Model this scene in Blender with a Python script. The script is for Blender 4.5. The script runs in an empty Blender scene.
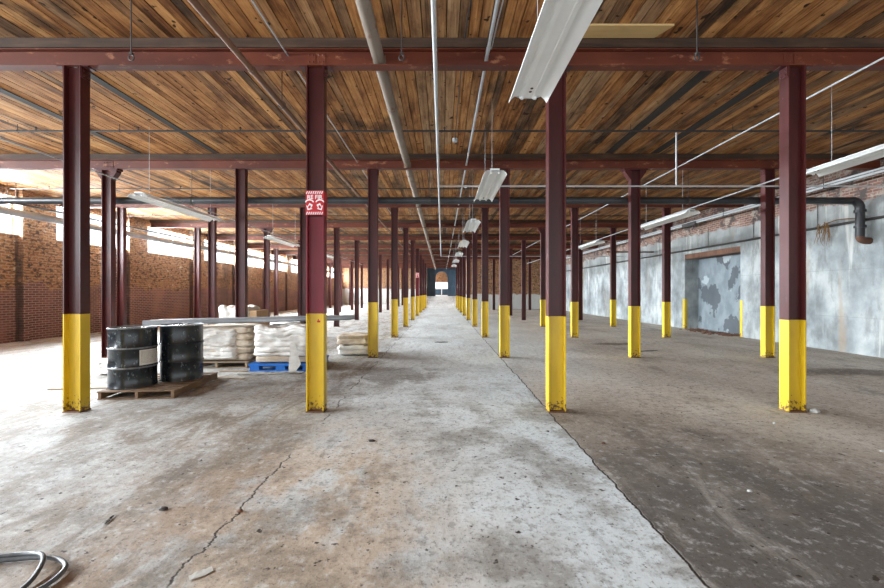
import bpy, bmesh, math, random
from mathutils import Vector, Matrix, noise

random.seed(7)
PI = math.pi
SC = bpy.context.scene
COL = SC.collection

# ------------------------------------------------------------------ helpers
def link(o):
    COL.objects.link(o); return o

def tag(o, label=None, cat=None, group=None, kind=None):
    if label: o['label'] = label
    if cat: o['category'] = cat
    if group: o['group'] = group
    if kind: o['kind'] = kind
    return o

def thing(name, label, cat, loc=(0, 0, 0), rz=0.0, group=None):
    o = link(bpy.data.objects.new(name, None))
    o.empty_display_size = 0.1
    o.location = loc; o.rotation_euler = (0, 0, rz)
    return tag(o, label, cat, group, 'thing')

def mesh_of(name, bm, m, smooth=False):
    bmesh.ops.recalc_face_normals(bm, faces=bm.faces)
    me = bpy.data.meshes.new(name)
    bm.to_mesh(me); bm.free()
    for mm in (m if isinstance(m, (list, tuple)) else [m]): me.materials.append(mm)
    if smooth:
        for p in me.polygons: p.use_smooth = True
        try: me.set_sharp_from_angle(angle=math.radians(38))
        except Exception: pass
    return me

def obj(name, data, parent=None, loc=(0, 0, 0), label=None):
    o = link(bpy.data.objects.new(name, data))
    o.location = loc
    if parent: o.parent = parent
    if label: o['label'] = label
    return o

def part(name, bm, m, parent=None, smooth=False, loc=(0, 0, 0), label=None):
    return obj(name, mesh_of(name, bm, m, smooth), parent, loc, label)

def struct(name, bm, m, parent=None, smooth=False):
    o = part(name, bm, m, parent, smooth)
    if parent is None: o['kind'] = 'structure'
    return o

def BM(): return bmesh.new()

def box(bm, lo, hi, mat=None, mi=0):
    x0, y0, z0 = lo; x1, y1, z1 = hi
    vs = [Vector(p) for p in ((x0,y0,z0),(x1,y0,z0),(x1,y1,z0),(x0,y1,z0),(x0,y0,z1),(x1,y0,z1),(x1,y1,z1),(x0,y1,z1))]
    if mat is not None: vs = [mat @ v for v in vs]
    b = [bm.verts.new(v) for v in vs]
    for f in ((0,3,2,1),(4,5,6,7),(0,1,5,4),(1,2,6,5),(2,3,7,6),(3,0,4,7)):
        bm.faces.new([b[i] for i in f]).material_index = mi
    return bm

def prism(bm, prof, fn, a, b, caps=True):
    """prof: list of 2D points (closed); fn(u, v, t) -> 3D point; from t=a to t=b"""
    r0 = [bm.verts.new(fn(u, v, a)) for u, v in prof]
    r1 = [bm.verts.new(fn(u, v, b)) for u, v in prof]
    n = len(prof)
    for i in range(n):
        bm.faces.new((r0[i], r0[(i+1) % n], r1[(i+1) % n], r1[i]))
    if caps:
        bm.faces.new(r0[::-1]); bm.faces.new(r1)
    return bm

def tube(bm, pts, r, seg=10, closed_ends=True):
    pts = [Vector(p) for p in pts]
    n = len(pts)
    rr = r if isinstance(r, (list, tuple)) else [r] * n
    tans = []
    for i in range(n):
        t = pts[min(i+1, n-1)] - pts[max(i-1, 0)]
        tans.append(t.normalized())
    up = Vector((0, 0, 1)) if abs(tans[0].z) < .9 else Vector((1, 0, 0))
    u = tans[0].cross(up).normalized()
    rings = []
    for i in range(n):
        t = tans[i]
        u = (u - t * u.dot(t)).normalized()
        w = t.cross(u)
        rings.append([bm.verts.new(pts[i] + rr[i] * (math.cos(2*PI*k/seg) * u + math.sin(2*PI*k/seg) * w)) for k in range(seg)])
    for i in range(n-1):
        for k in range(seg):
            bm.faces.new((rings[i][k], rings[i][(k+1) % seg], rings[i+1][(k+1) % seg], rings[i+1][k]))
    if closed_ends:
        bm.faces.new(rings[0][::-1]); bm.faces.new(rings[-1])
    return bm

def hollow_tube(bm, a, b, r, wall, seg=16):
    a = Vector(a); b = Vector(b); t = (b - a).normalized()
    u = t.cross(Vector((0, 0, 1))).normalized(); w = t.cross(u)
    def ring(p, q): return [bm.verts.new(p + q * (math.cos(2*PI*k/seg) * u + math.sin(2*PI*k/seg) * w)) for k in range(seg)]
    R = [ring(a, r), ring(b, r), ring(b, r - wall), ring(a, r - wall)]
    for i in range(4):
        for k in range(seg):
            j = (i + 1) % 4
            bm.faces.new((R[i][k], R[i][(k+1) % seg], R[j][(k+1) % seg], R[j][k]))
    return bm

def lathe(bm, prof, seg=40, close=True):
    rings = []
    for r, z in prof:
        if r < 1e-6: rings.append([bm.verts.new((0, 0, z))])
        else: rings.append([bm.verts.new((r * math.cos(2*PI*k/seg), r * math.sin(2*PI*k/seg), z)) for k in range(seg)])
    for a, b in zip(rings, rings[1:]):
        for k in range(seg):
            k2 = (k+1) % seg
            if len(a) == 1 and len(b) == 1: continue
            if len(a) == 1: bm.faces.new((a[0], b[k], b[k2]))
            elif len(b) == 1: bm.faces.new((a[k], a[k2], b[0]))
            else: bm.faces.new((a[k], a[k2], b[k2], b[k]))
    return bm

def ball(bm, c, r, seg=10, rings=6, sz=1.0):
    c = Vector(c)
    prof = [(r * math.sin(PI * i / rings), -r * sz * math.cos(PI * i / rings)) for i in range(rings + 1)]
    start = len(bm.verts)
    b2 = bmesh.new(); lathe(b2, prof, seg)
    m = {}
    for v in b2.verts: m[v] = bm.verts.new(v.co + c)
    for f in b2.faces: bm.faces.new([m[v] for v in f.verts])
    b2.free()
    return bm

# ------------------------------------------------------------------ materials
class NT:
    def __init__(s, name):
        s.m = bpy.data.materials.new(name); s.m.use_nodes = True
        s.t = s.m.node_tree; s.t.nodes.clear()
        s.out = s.n('ShaderNodeOutputMaterial')
        s.b = s.n('ShaderNodeBsdfPrincipled')
        s.t.links.new(s.b.outputs[0], s.out.inputs[0])
        s.pos = s.n('ShaderNodeNewGeometry').outputs['Position']
    def n(s, typ, **kw):
        nd = s.t.nodes.new(typ)
        for k, v in kw.items(): setattr(nd, k, v)
        return nd
    def put(s, sock, v):
        if isinstance(v, bpy.types.NodeSocket): s.t.links.new(v, sock)
        else:
            if hasattr(sock.default_value, '__len__') and len(sock.default_value) == 4 and len(v) == 3: v = (*v, 1)
            sock.default_value = v
    def math(s, op, a, b=0.0, c=None, clamp=False):
        nd = s.n('ShaderNodeMath', operation=op, use_clamp=clamp)
        s.put(nd.inputs[0], a); s.put(nd.inputs[1], b)
        if c is not None: s.put(nd.inputs[2], c)
        return nd.outputs[0]
    def vec(s, v=None, scale=(1, 1, 1), loc=(0, 0, 0)):
        nd = s.n('ShaderNodeMapping'); s.put(nd.inputs['Vector'], v or s.pos)
        nd.inputs['Scale'].default_value = scale; nd.inputs['Location'].default_value = loc
        return nd.outputs[0]
    def noise(s, scale=1.0, stretch=(1, 1, 1), detail=4, rough=.55, v=None, dist=0.0, loc=(0, 0, 0)):
        nd = s.n('ShaderNodeTexNoise')
        s.put(nd.inputs['Vector'], s.vec(v, stretch, loc))
        nd.inputs['Scale'].default_value = scale; nd.inputs['Detail'].default_value = detail
        nd.inputs['Roughness'].default_value = rough; nd.inputs['Distortion'].default_value = dist
        return nd.outputs[0]
    def step(s, v, a, b):
        nd = s.n('ShaderNodeMapRange', interpolation_type='SMOOTHSTEP'); s.put(nd.inputs[0], v)
        nd.inputs[1].default_value = a; nd.inputs[2].default_value = b
        return nd.outputs[0]
    def mix(s, f, a, b, mode='MIX'):
        nd = s.n('ShaderNodeMix', data_type='RGBA', blend_type=mode)
        s.put(nd.inputs[0], f); s.put(nd.inputs[6], a); s.put(nd.inputs[7], b)
        return nd.outputs[2]
    def ramp(s, f, stops):
        nd = s.n('ShaderNodeValToRGB'); s.put(nd.inputs[0], f)
        e = nd.color_ramp.elements
        while len(e) < len(stops): e.new(0.5)
        for el, (p, c) in zip(e, stops): el.position = p; el.color = (*c, 1)
        return nd.outputs[0]
    def sep(s, v=None):
        nd = s.n('ShaderNodeSeparateXYZ'); s.put(nd.inputs[0], v or s.pos)
        return nd.outputs
    def comb(s, x, y, z):
        nd = s.n('ShaderNodeCombineXYZ')
        for i, q in enumerate((x, y, z)): s.put(nd.inputs[i], q)
        return nd.outputs[0]
    def bump(s, h, strength=.3, dist=.01):
        nd = s.n('ShaderNodeBump'); s.put(nd.inputs['Height'], h)
        nd.inputs['Strength'].default_value = strength; nd.inputs['Distance'].default_value = dist
        s.t.links.new(nd.outputs[0], s.b.inputs['Normal'])
    def fin(s, color, rough=.6, metal=0.0, spec=None):
        s.put(s.b.inputs['Base Color'], color); s.put(s.b.inputs['Roughness'], rough)
        s.put(s.b.inputs['Metallic'], metal)
        if spec is not None: s.b.inputs['Specular IOR Level'].default_value = spec
        return s.m

def paint(name, c0, c1, rust=None, rough=.45, scale=3.0, metal=0.0, stretch=(1, 1, .4), bump=.15, rust_amt=(.62, .7)):
    t = NT(name)
    n = t.noise(scale, stretch, 5)
    c = t.mix(t.step(n, .35, .65), c0, c1)
    if rust:
        r = t.noise(scale * 4, stretch, 6, .65, loc=(3, 1, 7))
        c = t.mix(t.step(r, *rust_amt), c, rust)
    if bump: t.bump(t.noise(scale * 14, (1, 1, 1), 3), bump, .004)
    return t.fin(c, rough, metal, .42)

M = {}
M['maroon'] = paint('maroon_paint', (.046, .0070, .0065), (.072, .0115, .0105), (.15, .065, .042), .42, 2.5, rust_amt=(.68, .74))
M['crimson'] = paint('crimson_paint', (.15, .006, .014), (.19, .009, .02), None, .4)
M['beam'] = paint('beam_oxide_paint', (.085, .0155, .006), (.135, .028, .010), (.30, .12, .06), .55, 2.2, stretch=(.5, 1, 1), rust_amt=(.58, .70))
M['iron'] = paint('dark_iron', (.035, .032, .03), (.06, .05, .045), (.10, .05, .03), .55)
M['dark_pipe'] = paint('dark_pipe_paint', (.02, .02, .022), (.038, .038, .04), None, .42, 2.0)
M['rusty'] = paint('rusty_steel', (.10, .045, .025), (.17, .08, .045), (.06, .03, .02), .7)
M['brown_pipe'] = paint('brown_pipe', (.13, .065, .038), (.19, .10, .06), (.09, .04, .025), .7, 2.0, stretch=(1, .4, 1))
M['tan_pipe'] = paint('tan_pipe', (.19, .15, .115), (.26, .21, .17), (.16, .075, .04), .65, 2.0, stretch=(1, .5, 1), rust_amt=(.56, .68))
M['galv'] = paint('galvanised', (.46, .48, .49), (.50, .52, .53), None, .55, 6, metal=.3, bump=.05)
M['duct'] = paint('duct_metal', (.30, .33, .36), (.40, .43, .46), None, .45, 2, metal=.4)
M['white_metal'] = paint('white_enamel', (.82, .83, .81), (.88, .89, .87), (.60, .58, .52), .45, 2, bump=.03, rust_amt=(.72, .8))
M['drum'] = paint('drum_paint', (.010, .013, .016), (.020, .025, .029), (.15, .18, .19), .2, 5, stretch=(1, 1, .6), rust_amt=(.58, .70))
M['drum_edge'] = paint('drum_worn_edge', (.10, .11, .115), (.22, .23, .235), (.025, .028, .03), .4, 9)
M['blue'] = paint('blue_plastic', (.012, .11, .42), (.018, .15, .52), None, .4)
M['paper'] = paint('paper', (.62, .60, .55), (.70, .68, .63), (.42, .38, .3), .8, 6)
M['ink'] = paint('print_ink', (.03, .03, .03), (.05, .05, .05), None, .7)
M['cardboard'] = paint('cardboard', (.36, .22, .11), (.42, .27, .15), (.28, .16, .08), .8)
M['hose'] = paint('hose_rubber', (.06, .066, .072), (.12, .13, .14), None, .4, 9)
M['signred'] = paint('sign_red', (.42, .008, .014), (.46, .012, .018), None, .4, bump=0)
M['signwhite'] = paint('sign_white', (.78, .76, .76), (.82, .80, .80), None, .4, bump=0)
M['stone'] = paint('concrete_chunk', (.40, .40, .38), (.52, .52, .50), (.3, .28, .25), .9, 20)
M['vine'] = paint('dry_fibre', (.17, .085, .03), (.26, .14, .055), None, .9, 20)
M['navy'] = paint('navy_paint', (.030, .060, .095), (.042, .080, .12), (.08, .11, .14), .5)
M['cream'] = paint('cream_plaster', (.55, .52, .45), (.62, .60, .54), None, .8)

def yellow_mat():
    t = NT('yellow_paint')
    n = t.noise(3, (1, 1, .4), 5)
    c = t.mix(t.step(n, .35, .65), (.60, .40, .014), (.68, .47, .022))
    z = t.sep()[2]
    r = t.noise(22, (1, 1, 1), 6, .7)
    low = t.math('SUBTRACT', r, t.math('MULTIPLY', t.step(z, 0.0, .42), .27))
    c = t.mix(t.step(low, .47, .55), c, (.115, .05, .022))
    t.bump(t.noise(40, (1, 1, 1), 3), .2, .004)
    return t.fin(c, .42)
M['yellow'] = yellow_mat()

def wood_ceiling():
    t = NT('ceiling_boards')
    a = t.n('ShaderNodeAttribute', attribute_name='tone')
    sp = t.n('ShaderNodeSeparateColor'); t.put(sp.inputs[0], a.outputs['Color'])
    tone, hue, off = sp.outputs
    p = t.sep()
    v = t.comb(p[0], t.math('ADD', p[1], t.math('MULTIPLY', off, 40.0)), t.math('MULTIPLY', off, 9.0))
    g = t.noise(26, (1, .05, 1), 6, .7, v, .5)
    g2 = t.noise(3.2, (1, .45, 1), 5, .65, v)
    k = t.noise(8, (1, .8, 1), 2, .5, v, loc=(5, 5, 5))
    f = t.math('ADD', t.math('MULTIPLY', tone, .55), t.math('ADD', t.math('MULTIPLY', t.math('SUBTRACT', g, .5), 1.0), t.math('MULTIPLY', t.math('SUBTRACT', g2, .5), 1.05)))
    f = t.math('ADD', f, .17)
    warm = t.ramp(f, [(0.0, (.035, .014, .007)), (.22, (.165, .064, .021)), (.45, (.38, .168, .056)), (.7, (.58, .30, .11)), (1.0, (.72, .46, .22))])
    grey = t.ramp(f, [(0.0, (.028, .018, .012)), (.3, (.13, .078, .044)), (.6, (.31, .195, .11)), (1.0, (.54, .39, .24))])
    c = t.mix(t.math('MULTIPLY', t.step(hue, .5, .95), .8), warm, grey)
    c = t.mix(t.step(k, .67, .72), c, (.035, .017, .009))                       # knots
    st = t.noise(1.1, (1, .5, 1), 6, .65, loc=(9, 2, 0))
    c = t.mix(t.math('MULTIPLY', t.step(st, .55, .68), .75), c, (.030, .020, .014))  # old water and soot stains
    gl = t.noise(60, (1, .02, 1), 2, .5, v)
    c = t.mix(t.math('MULTIPLY', t.step(gl, .60, .70), .6), c, (.030, .015, .008))
    t.bump(t.math('ADD', g, t.math('MULTIPLY', g2, .5)), .4, .008)
    return t.fin(c, .75, spec=.2)
M['boards'] = wood_ceiling()

def plain_wood(name, c0, c1, c2, axis=0, rough=.8, sc=20):
    t = NT(name)
    st = [1, 1, 1]; st[axis] = .06
    n = t.noise(sc, tuple(st), 6, .65, dist=.4); n2 = t.noise(2.5, (1, 1, 1), 4)
    f = t.math('ADD', t.math('MULTIPLY', n, .6), t.math('MULTIPLY', n2, .4))
    c = t.ramp(f, [(.3, c0), (.5, c1), (.72, c2)])
    t.bump(n, .25, .005)
    return t.fin(c, rough)
M['nailer'] = plain_wood('timber_nailer', (.018, .008, .0045), (.050, .024, .012), (.11, .058, .030), 0)
M['pallet'] = plain_wood('pallet_wood', (.07, .038, .02), (.17, .10, .055), (.30, .20, .12), 1)
M['newboard'] = plain_wood('pale_board', (.42, .27, .10), (.55, .37, .155), (.62, .44, .21), 0)
M['plywood'] = plain_wood('broken_slats', (.20, .14, .09), (.32, .24, .16), (.45, .36, .26), 0)

def film_mat():
    t = NT('white_film')
    n = t.noise(5, (1, 1, 2.2), 6, .65, dist=.8)
    n2 = t.noise(2.2, (1, 1, 2.5), 4, .6, loc=(4, 4, 4))
    c = t.mix(t.step(n, .3, .7), (.74, .72, .68), (.60, .57, .52))
    c = t.mix(t.step(n2, .60, .72), c, (.40, .32, .24))
    t.bump(t.noise(12, (1, 1, 2.0), 5, .6, dist=1.2), .55, .03)
    return t.fin(c, .42)
M['film'] = film_mat()
def sack_mat():
    t = NT('sack_cloth')
    n = t.noise(5, (1, 1, 1), 5, .6)
    c = t.mix(t.step(n, .35, .65), (.42, .33, .235), (.58, .50, .40))
    t.bump(t.noise(9, (1, 1, 2), 5), .5, .02)
    return t.fin(c, .8)
M['sack'] = sack_mat()

def brick_mat(name, rough_z=None, far=False):
    t = NT(name)
    p = t.sep()
    h = t.math('ADD', p[0], p[1])
    v = t.comb(h, p[2], 0.0)
    br = t.n('ShaderNodeTexBrick'); t.put(br.inputs['Vector'], v)
    br.inputs['Scale'].default_value = 1.0
    br.inputs['Brick Width'].default_value = .215; br.inputs['Row Height'].default_value = .075
    br.inputs['Mortar Size'].default_value = .009; br.inputs['Bias'].default_value = -.1
    t.put(br.inputs['Color1'], (.15, .045, .032)); t.put(br.inputs['Color2'], (.095, .028, .022)); t.put(br.inputs['Mortar'], (.30, .225, .18))
    n = t.noise(1.2, (1, 1, 1), 5)
    c = t.mix(t.math('MULTIPLY', t.step(n, .4, .7), .55), br.outputs['Color'], (.30, .15, .10))
    # rough ochre masonry above, where the plaster came away
    br2 = t.n('ShaderNodeTexBrick')
    wob = t.n('ShaderNodeTexNoise'); t.put(wob.inputs['Vector'], t.pos); wob.inputs['Scale'].default_value = 5
    t.put(br2.inputs['Vector'], t.comb(t.math('ADD', h, t.math('MULTIPLY', wob.outputs[0], .2)), t.math('ADD', p[2], t.math('MULTIPLY', wob.outputs[0], .09)), 0.0))
    br2.inputs['Scale'].default_value = 1.0; br2.inputs['Brick Width'].default_value = .22; br2.inputs['Row Height'].default_value = .085
    br2.inputs['Mortar Size'].default_value = .012
    t.put(br2.inputs['Color1'], (.31, .135, .043)); t.put(br2.inputs['Color2'], (.19, .075, .028)); t.put(br2.inputs['Mortar'], (.33, .215, .125))
    r1 = t.noise(7, (1, 1, 1.8), 6, .7)
    o = t.mix(t.step(r1, .50, .60), br2.outputs['Color'], (.06, .032, .02))
    o = t.mix(t.step(t.noise(4, (1, 1, 1.5), 5, .6, loc=(2, 8, 1)), .6, .72), o, (.48, .36, .25))
    wz = t.math('ADD', p[2], t.math('MULTIPLY', t.math('SUBTRACT', t.noise(1.1, (1, 1, .4), 4), .5), 1.5))
    z0 = 1.75 if rough_z is None else rough_z
    f = t.step(wz, z0 - .04, z0 + .06)
    c = t.mix(f, c, o)
    if far:   # limewashed lower part
        lw = t.math('ADD', p[2], t.math('MULTIPLY', t.math('SUBTRACT', t.noise(2, (1, 1, 1), 5), .5), .5))
        c = t.mix(t.step(lw, far + .05, far - .05), c, (.50, .49, .46))
    s = t.noise(.8, (1, 1, .15), 5, .6, loc=(1, 3, 3))
    c = t.mix(t.math('MULTIPLY', t.step(s, .58, .7), .5), c, (.06, .042, .035))
    if rough_z is None:    # dark stripes painted in as the shaded sides of the piers
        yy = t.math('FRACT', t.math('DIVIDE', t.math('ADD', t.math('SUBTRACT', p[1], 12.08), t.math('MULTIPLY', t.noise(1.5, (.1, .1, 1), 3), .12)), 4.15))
        pier_shade = t.math('MULTIPLY', t.math('MULTIPLY', t.step(yy, .008, .016), t.step(yy, .042, .03)), t.step(p[2], 3.5, 2.9))
        c = t.mix(t.math('MULTIPLY', pier_shade, .8), c, (.045, .026, .022))
    hgt = t.math('ADD', t.math('MULTIPLY', br.outputs['Fac'], -.5), t.math('MULTIPLY', t.math('MULTIPLY', r1, f), 2.2))
    t.bump(hgt, .6, .02)
    return t.fin(c, .85)
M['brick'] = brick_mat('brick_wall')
M['brick_far'] = brick_mat('brick_far', 2.2, 2.0)
M['brick_end'] = brick_mat('brick_end', 1.0, 1.35)

def concrete_wall():
    t = NT('concrete_wall')
    p = t.sep()
    n = t.noise(.9, (1, 1, .8), 6, .6); n2 = t.noise(3.5, (1, 1, .35), 6, .65, loc=(5, 1, 2))
    c = t.ramp(n, [(.34, (.15, .165, .17)), (.5, (.30, .325, .33)), (.64, (.47, .49, .485))])
    c = t.mix(t.math('MULTIPLY', t.step(n2, .48, .62), .45), c, (.15, .155, .145))
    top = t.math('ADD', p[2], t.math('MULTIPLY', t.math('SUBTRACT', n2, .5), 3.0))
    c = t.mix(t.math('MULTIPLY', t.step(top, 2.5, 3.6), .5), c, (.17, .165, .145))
    w = t.noise(1.9, (1, 1, .09), 5, .6, loc=(2, 7, 0))
    c = t.mix(t.math('MULTIPLY', t.step(w, .60, .68), .75), c, (.58, .57, .53))           # lime runs
    ru = t.noise(1.5, (1, 1, .08), 5, .62, loc=(8, 3, 0))
    c = t.mix(t.math('MULTIPLY', t.step(ru, .59, .69), .5), c, (.36, .225, .11))          # rust runs
    # pour joints
    jz = t.math('PINGPONG', t.math('ADD', p[2], .3), .6)
    c = t.mix(t.math('MULTIPLY', t.step(jz, .012, .0), .45), c, (.18, .18, .17))
    # bare brick above the concrete
    br = t.n('ShaderNodeTexBrick'); t.put(br.inputs['Vector'], t.comb(p[1], p[2], 0.0))
    br.inputs['Scale'].default_value = 1.0; br.inputs['Brick Width'].default_value = .215; br.inputs['Row Height'].default_value = .075
    br.inputs['Mortar Size'].default_value = .01
    t.put(br.inputs['Color1'], (.20, .085, .055)); t.put(br.inputs['Color2'], (.12, .05, .036)); t.put(br.inputs['Mortar'], (.26, .21, .17))
    bc = t.mix(t.step(t.noise(3, (1, 1, 1.5), 6, .7), .5, .62), br.outputs['Color'], (.30, .25, .21))
    bc = t.mix(t.step(t.noise(2.4, (1, 1, 1.2), 6, .7, loc=(3, 3, 3)), .50, .60), bc, (.06, .045, .04))
    wz = t.math('ADD', p[2], t.math('MULTIPLY', t.math('SUBTRACT', t.noise(1.6, (1, 1, .5), 5), .5), .7))
    c = t.mix(t.step(wz, 3.78, 3.86), c, bc)
    t.bump(t.math('ADD', n2, t.noise(14, (1, 1, 1), 4)), .35, .012)
    return t.fin(c, .8)
M['concrete_wall'] = concrete_wall()

def recess_mat():
    t = NT('peeling_recess_wall')
    n = t.noise(1.15, (1, 1, .75), 5, .55, loc=(1, 2, 6)); n2 = t.noise(2.5, (1, 1, .6), 6, .6)
    c = t.mix(t.step(n2, .35, .65), (.15, .18, .20), (.22, .255, .275))
    c = t.mix(t.math('MULTIPLY', t.step(n, .53, .55), .85), c, (.06, .068, .078))
    c = t.mix(t.step(t.noise(.9, (1, 1, 1), 4, .5, loc=(7, 7, 2)), .63, .65), c, (.34, .38, .40))
    t.bump(n2, .3, .01)
    return t.fin(c, .7)
M['recess'] = recess_mat()

def floor_mat():
    t = NT('concrete_floor')
    p = t.sep(); x, y = p[0], p[1]
    wob = t.math('ADD', t.math('MULTIPLY', t.math('SUBTRACT', t.noise(1.7, (.2, 1, 1), 6, .68), .5), .17), x)
    wob2 = t.math('ADD', t.math('MULTIPLY', t.math('SUBTRACT', t.noise(1.5, (.2, 1, 1), 8, .74, loc=(9, 4, 0)), .5), .34), x)
    big = t.noise(.55, (1, .6, 1), 6, .65); mid = t.noise(2.2, (1, .7, 1), 7, .7, loc=(3, 1, 0))
    fine = t.noise(34, (1, 1, 1), 6, .75); gr = t.noise(11, (1, 1, 1), 6, .72, loc=(1, 8, 0))
    trk = t.noise(2.4, (1, .3, 1), 8, .7, dist=.9, loc=(1, 6, 0))          # traffic along the building
    is_right = t.step(wob, 1.355, 1.385)
    is_left = t.step(t.math('ADD', wob2, t.math('MULTIPLY', t.math('SUBTRACT', mid, .5), 1.4)), -1.1, -1.7)
    # aisle slab
    cen = t.ramp(t.math('ADD', t.math('MULTIPLY', big, .6), t.math('MULTIPLY', mid, .4)), [(.36, (.44, .44, .43)), (.5, (.58, .60, .595)), (.62, (.68, .71, .715))])
    edge = t.math('MULTIPLY', t.step(t.math('ADD', wob, t.math('MULTIPLY', t.math('SUBTRACT', mid, .5), 1.2)), .25, 1.0), t.step(y, 11.0, 3.0))
    cen = t.mix(t.math('MULTIPLY', edge, .85), cen, (.66, .72, .745))
    och_m = t.math('MULTIPLY', t.step(t.math('ADD', t.math('ADD', x, t.math('MULTIPLY', y, .12)), t.math('MULTIPLY', mid, 1.5)), 1.6, .5), t.step(t.math('ADD', y, t.math('MULTIPLY', big, 3.0)), 7.0, 4.6))
    cen = t.mix(t.math('MULTIPLY', t.math('MULTIPLY', och_m, t.step(mid, .38, .54)), .75), cen, (.42, .29, .175))
    # open floor to the brick wall
    lef = t.ramp(trk, [(.33, (.44, .44, .435)), (.49, (.38, .37, .35)), (.57, (.26, .23, .195)), (.68, (.16, .13, .105))])
    lef = t.mix(t.math('MULTIPLY', t.step(mid, .5, .64), .5), lef, (.22, .175, .135))
    lef = t.mix(t.math('MULTIPLY', t.step(t.noise(1.6, (1, .2, 1), 6, .65, loc=(2, 2, 2)), .57, .68), .7), lef, (.34, .38, .42))
    lo = t.math('MULTIPLY', t.step(x, -3.2, -1.6), t.step(t.math('ADD', y, t.math('MULTIPLY', big, 3.0)), 6.8, 4.4))
    lef = t.mix(t.math('MULTIPLY', t.math('MULTIPLY', lo, t.step(mid, .38, .54)), .7), lef, (.32, .215, .13))
    c = t.mix(is_left, cen, lef)
    # oil and mud patches across the near floor
    brn = t.math('MULTIPLY', t.step(t.noise(1.15, (1, .9, 1), 8, .72, loc=(4, 9, 0)), .47, .62), t.step(y, 11.0, 4.0))
    c = t.mix(t.math('MULTIPLY', brn, .6), c, (.17, .14, .105))
    c = t.mix(t.math('MULTIPLY', t.step(trk, .53, .66), .4), c, (.20, .175, .15))
    # old dark floor to the concrete wall
    rig = t.ramp(big, [(.34, (.36, .305, .25)), (.5, (.50, .435, .365)), (.64, (.60, .55, .48))])
    dk = t.math('MULTIPLY', t.step(t.math('ADD', y, t.math('MULTIPLY', mid, 4.0)), 7.6, 4.6), t.step(t.math('ADD', x, t.math('MULTIPLY', big, 3.0)), 6.4, 4.0))
    rig = t.mix(t.math('MULTIPLY', dk, .92), rig, (.095, .088, .082))
    rig = t.mix(t.math('MULTIPLY', t.step(trk, .52, .66), .55), rig, (.42, .39, .35))
    rig = t.mix(t.math('MULTIPLY', t.step(t.noise(1.3, (1, .5, 1), 7, .7, loc=(7, 3, 0)), .54, .66), .5), rig, (.12, .10, .085))
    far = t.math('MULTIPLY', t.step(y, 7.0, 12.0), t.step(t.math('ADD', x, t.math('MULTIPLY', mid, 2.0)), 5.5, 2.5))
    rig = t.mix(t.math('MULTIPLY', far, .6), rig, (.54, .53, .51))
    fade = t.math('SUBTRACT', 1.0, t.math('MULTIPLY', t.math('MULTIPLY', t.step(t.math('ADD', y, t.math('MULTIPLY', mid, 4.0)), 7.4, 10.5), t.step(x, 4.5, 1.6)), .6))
    c = t.mix(t.math('MULTIPLY', is_right, fade), c, rig)
    for (ex, ey, rx, ry, st) in ((5.2, 11.6, .95, .28, .8), (8.1, 7.5, 1.9, .38, .75), (-.9, 7.3, 1.0, .9, .55), (1.25, 4.9, .45, .35, .5)):   # damp and mud stains, and a dark streak toward the concrete wall
        dx = t.math('DIVIDE', t.math('SUBTRACT', x, ex), rx); dy = t.math('DIVIDE', t.math('SUBTRACT', y, ey), ry)
        rr_ = t.math('ADD', t.math('SQRT', t.math('ADD', t.math('MULTIPLY', dx, dx), t.math('MULTIPLY', dy, dy))), t.math('MULTIPLY', t.math('SUBTRACT', mid, .5), 2.4))
        c = t.mix(t.math('MULTIPLY', t.step(rr_, 1.15, .55), st), c, (.095, .062, .042))
    c = t.mix(t.math('MULTIPLY', t.step(gr, .51, .63), .45), c, (.13, .11, .09))
    c = t.mix(t.math('MULTIPLY', t.step(gr, .47, .34), .4), c, (.66, .67, .66))
    c = t.mix(t.math('MULTIPLY', t.step(fine, .53, .66), .72), c, (.075, .06, .048))
    c = t.mix(t.math('MULTIPLY', t.step(fine, .42, .30), .4), c, (.64, .63, .60))
    sp = t.noise(15, (1, 1, 1), 3, .55, loc=(6, 6, 0)); sp2 = t.noise(5, (1, 1, 1), 4, .6, loc=(2, 6, 3))
    c = t.mix(t.math('MULTIPLY', t.step(sp, .64, .68), t.step(sp2, .42, .55)), c, (.045, .034, .026))
    # cracks along the slab joints
    k1 = t.math('ABSOLUTE', t.math('SUBTRACT', wob, 1.37)); k2 = t.math('ABSOLUTE', t.math('SUBTRACT', wob2, -1.415))
    ck = t.math('MAXIMUM', t.step(k1, .012, .004), t.math('MULTIPLY', t.step(k2, .010, .003), t.step(t.noise(1.2, (1, 1, 1), 2), .42, .5)))
    c = t.mix(ck, c, (.040, .03, .024))
    hgt = t.math('ADD', t.math('ADD', t.math('MULTIPLY', fine, .35), t.math('ADD', mid, t.math('MULTIPLY', gr, .5))), t.math('MULTIPLY', ck, -1.5))
    t.bump(hgt, .5, .014)
    rough = t.math('ADD', .70, t.math('MULTIPLY', t.math('SUBTRACT', mid, .5), .5))
    return t.fin(c, rough, spec=.22)
M['floor'] = floor_mat()

def glass_mat():
    t = NT('window_glass')
    tr = t.n('ShaderNodeBsdfTransparent'); gl = t.n('ShaderNodeBsdfGlossy'); gl.inputs['Roughness'].default_value = .05
    mx = t.n('ShaderNodeMixShader'); mx.inputs[0].default_value = .06
    t.t.links.new(tr.outputs[0], mx.inputs[1]); t.t.links.new(gl.outputs[0], mx.inputs[2])
    t.t.links.new(mx.outputs[0], t.out.inputs[0])
    return t.m
M['glass'] = glass_mat()

# ------------------------------------------------------------------ constants
H = 1.52                      # eye height
CEIL = 4.737
BEAMZ0, BEAMZ1 = 4.402, 4.617
YR = lambda k: 5.045 + 4.15 * (k - 1)      # column row k = 1 ...
XL = -13.1; XR = 10.25; YF = 50.0; YE = 36.2; Y0 = -4.0
ORD = ['first', 'second', 'third', 'fourth', 'fifth', 'sixth', 'seventh', 'eighth', 'ninth', 'tenth', 'eleventh', 'twelfth']

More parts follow.
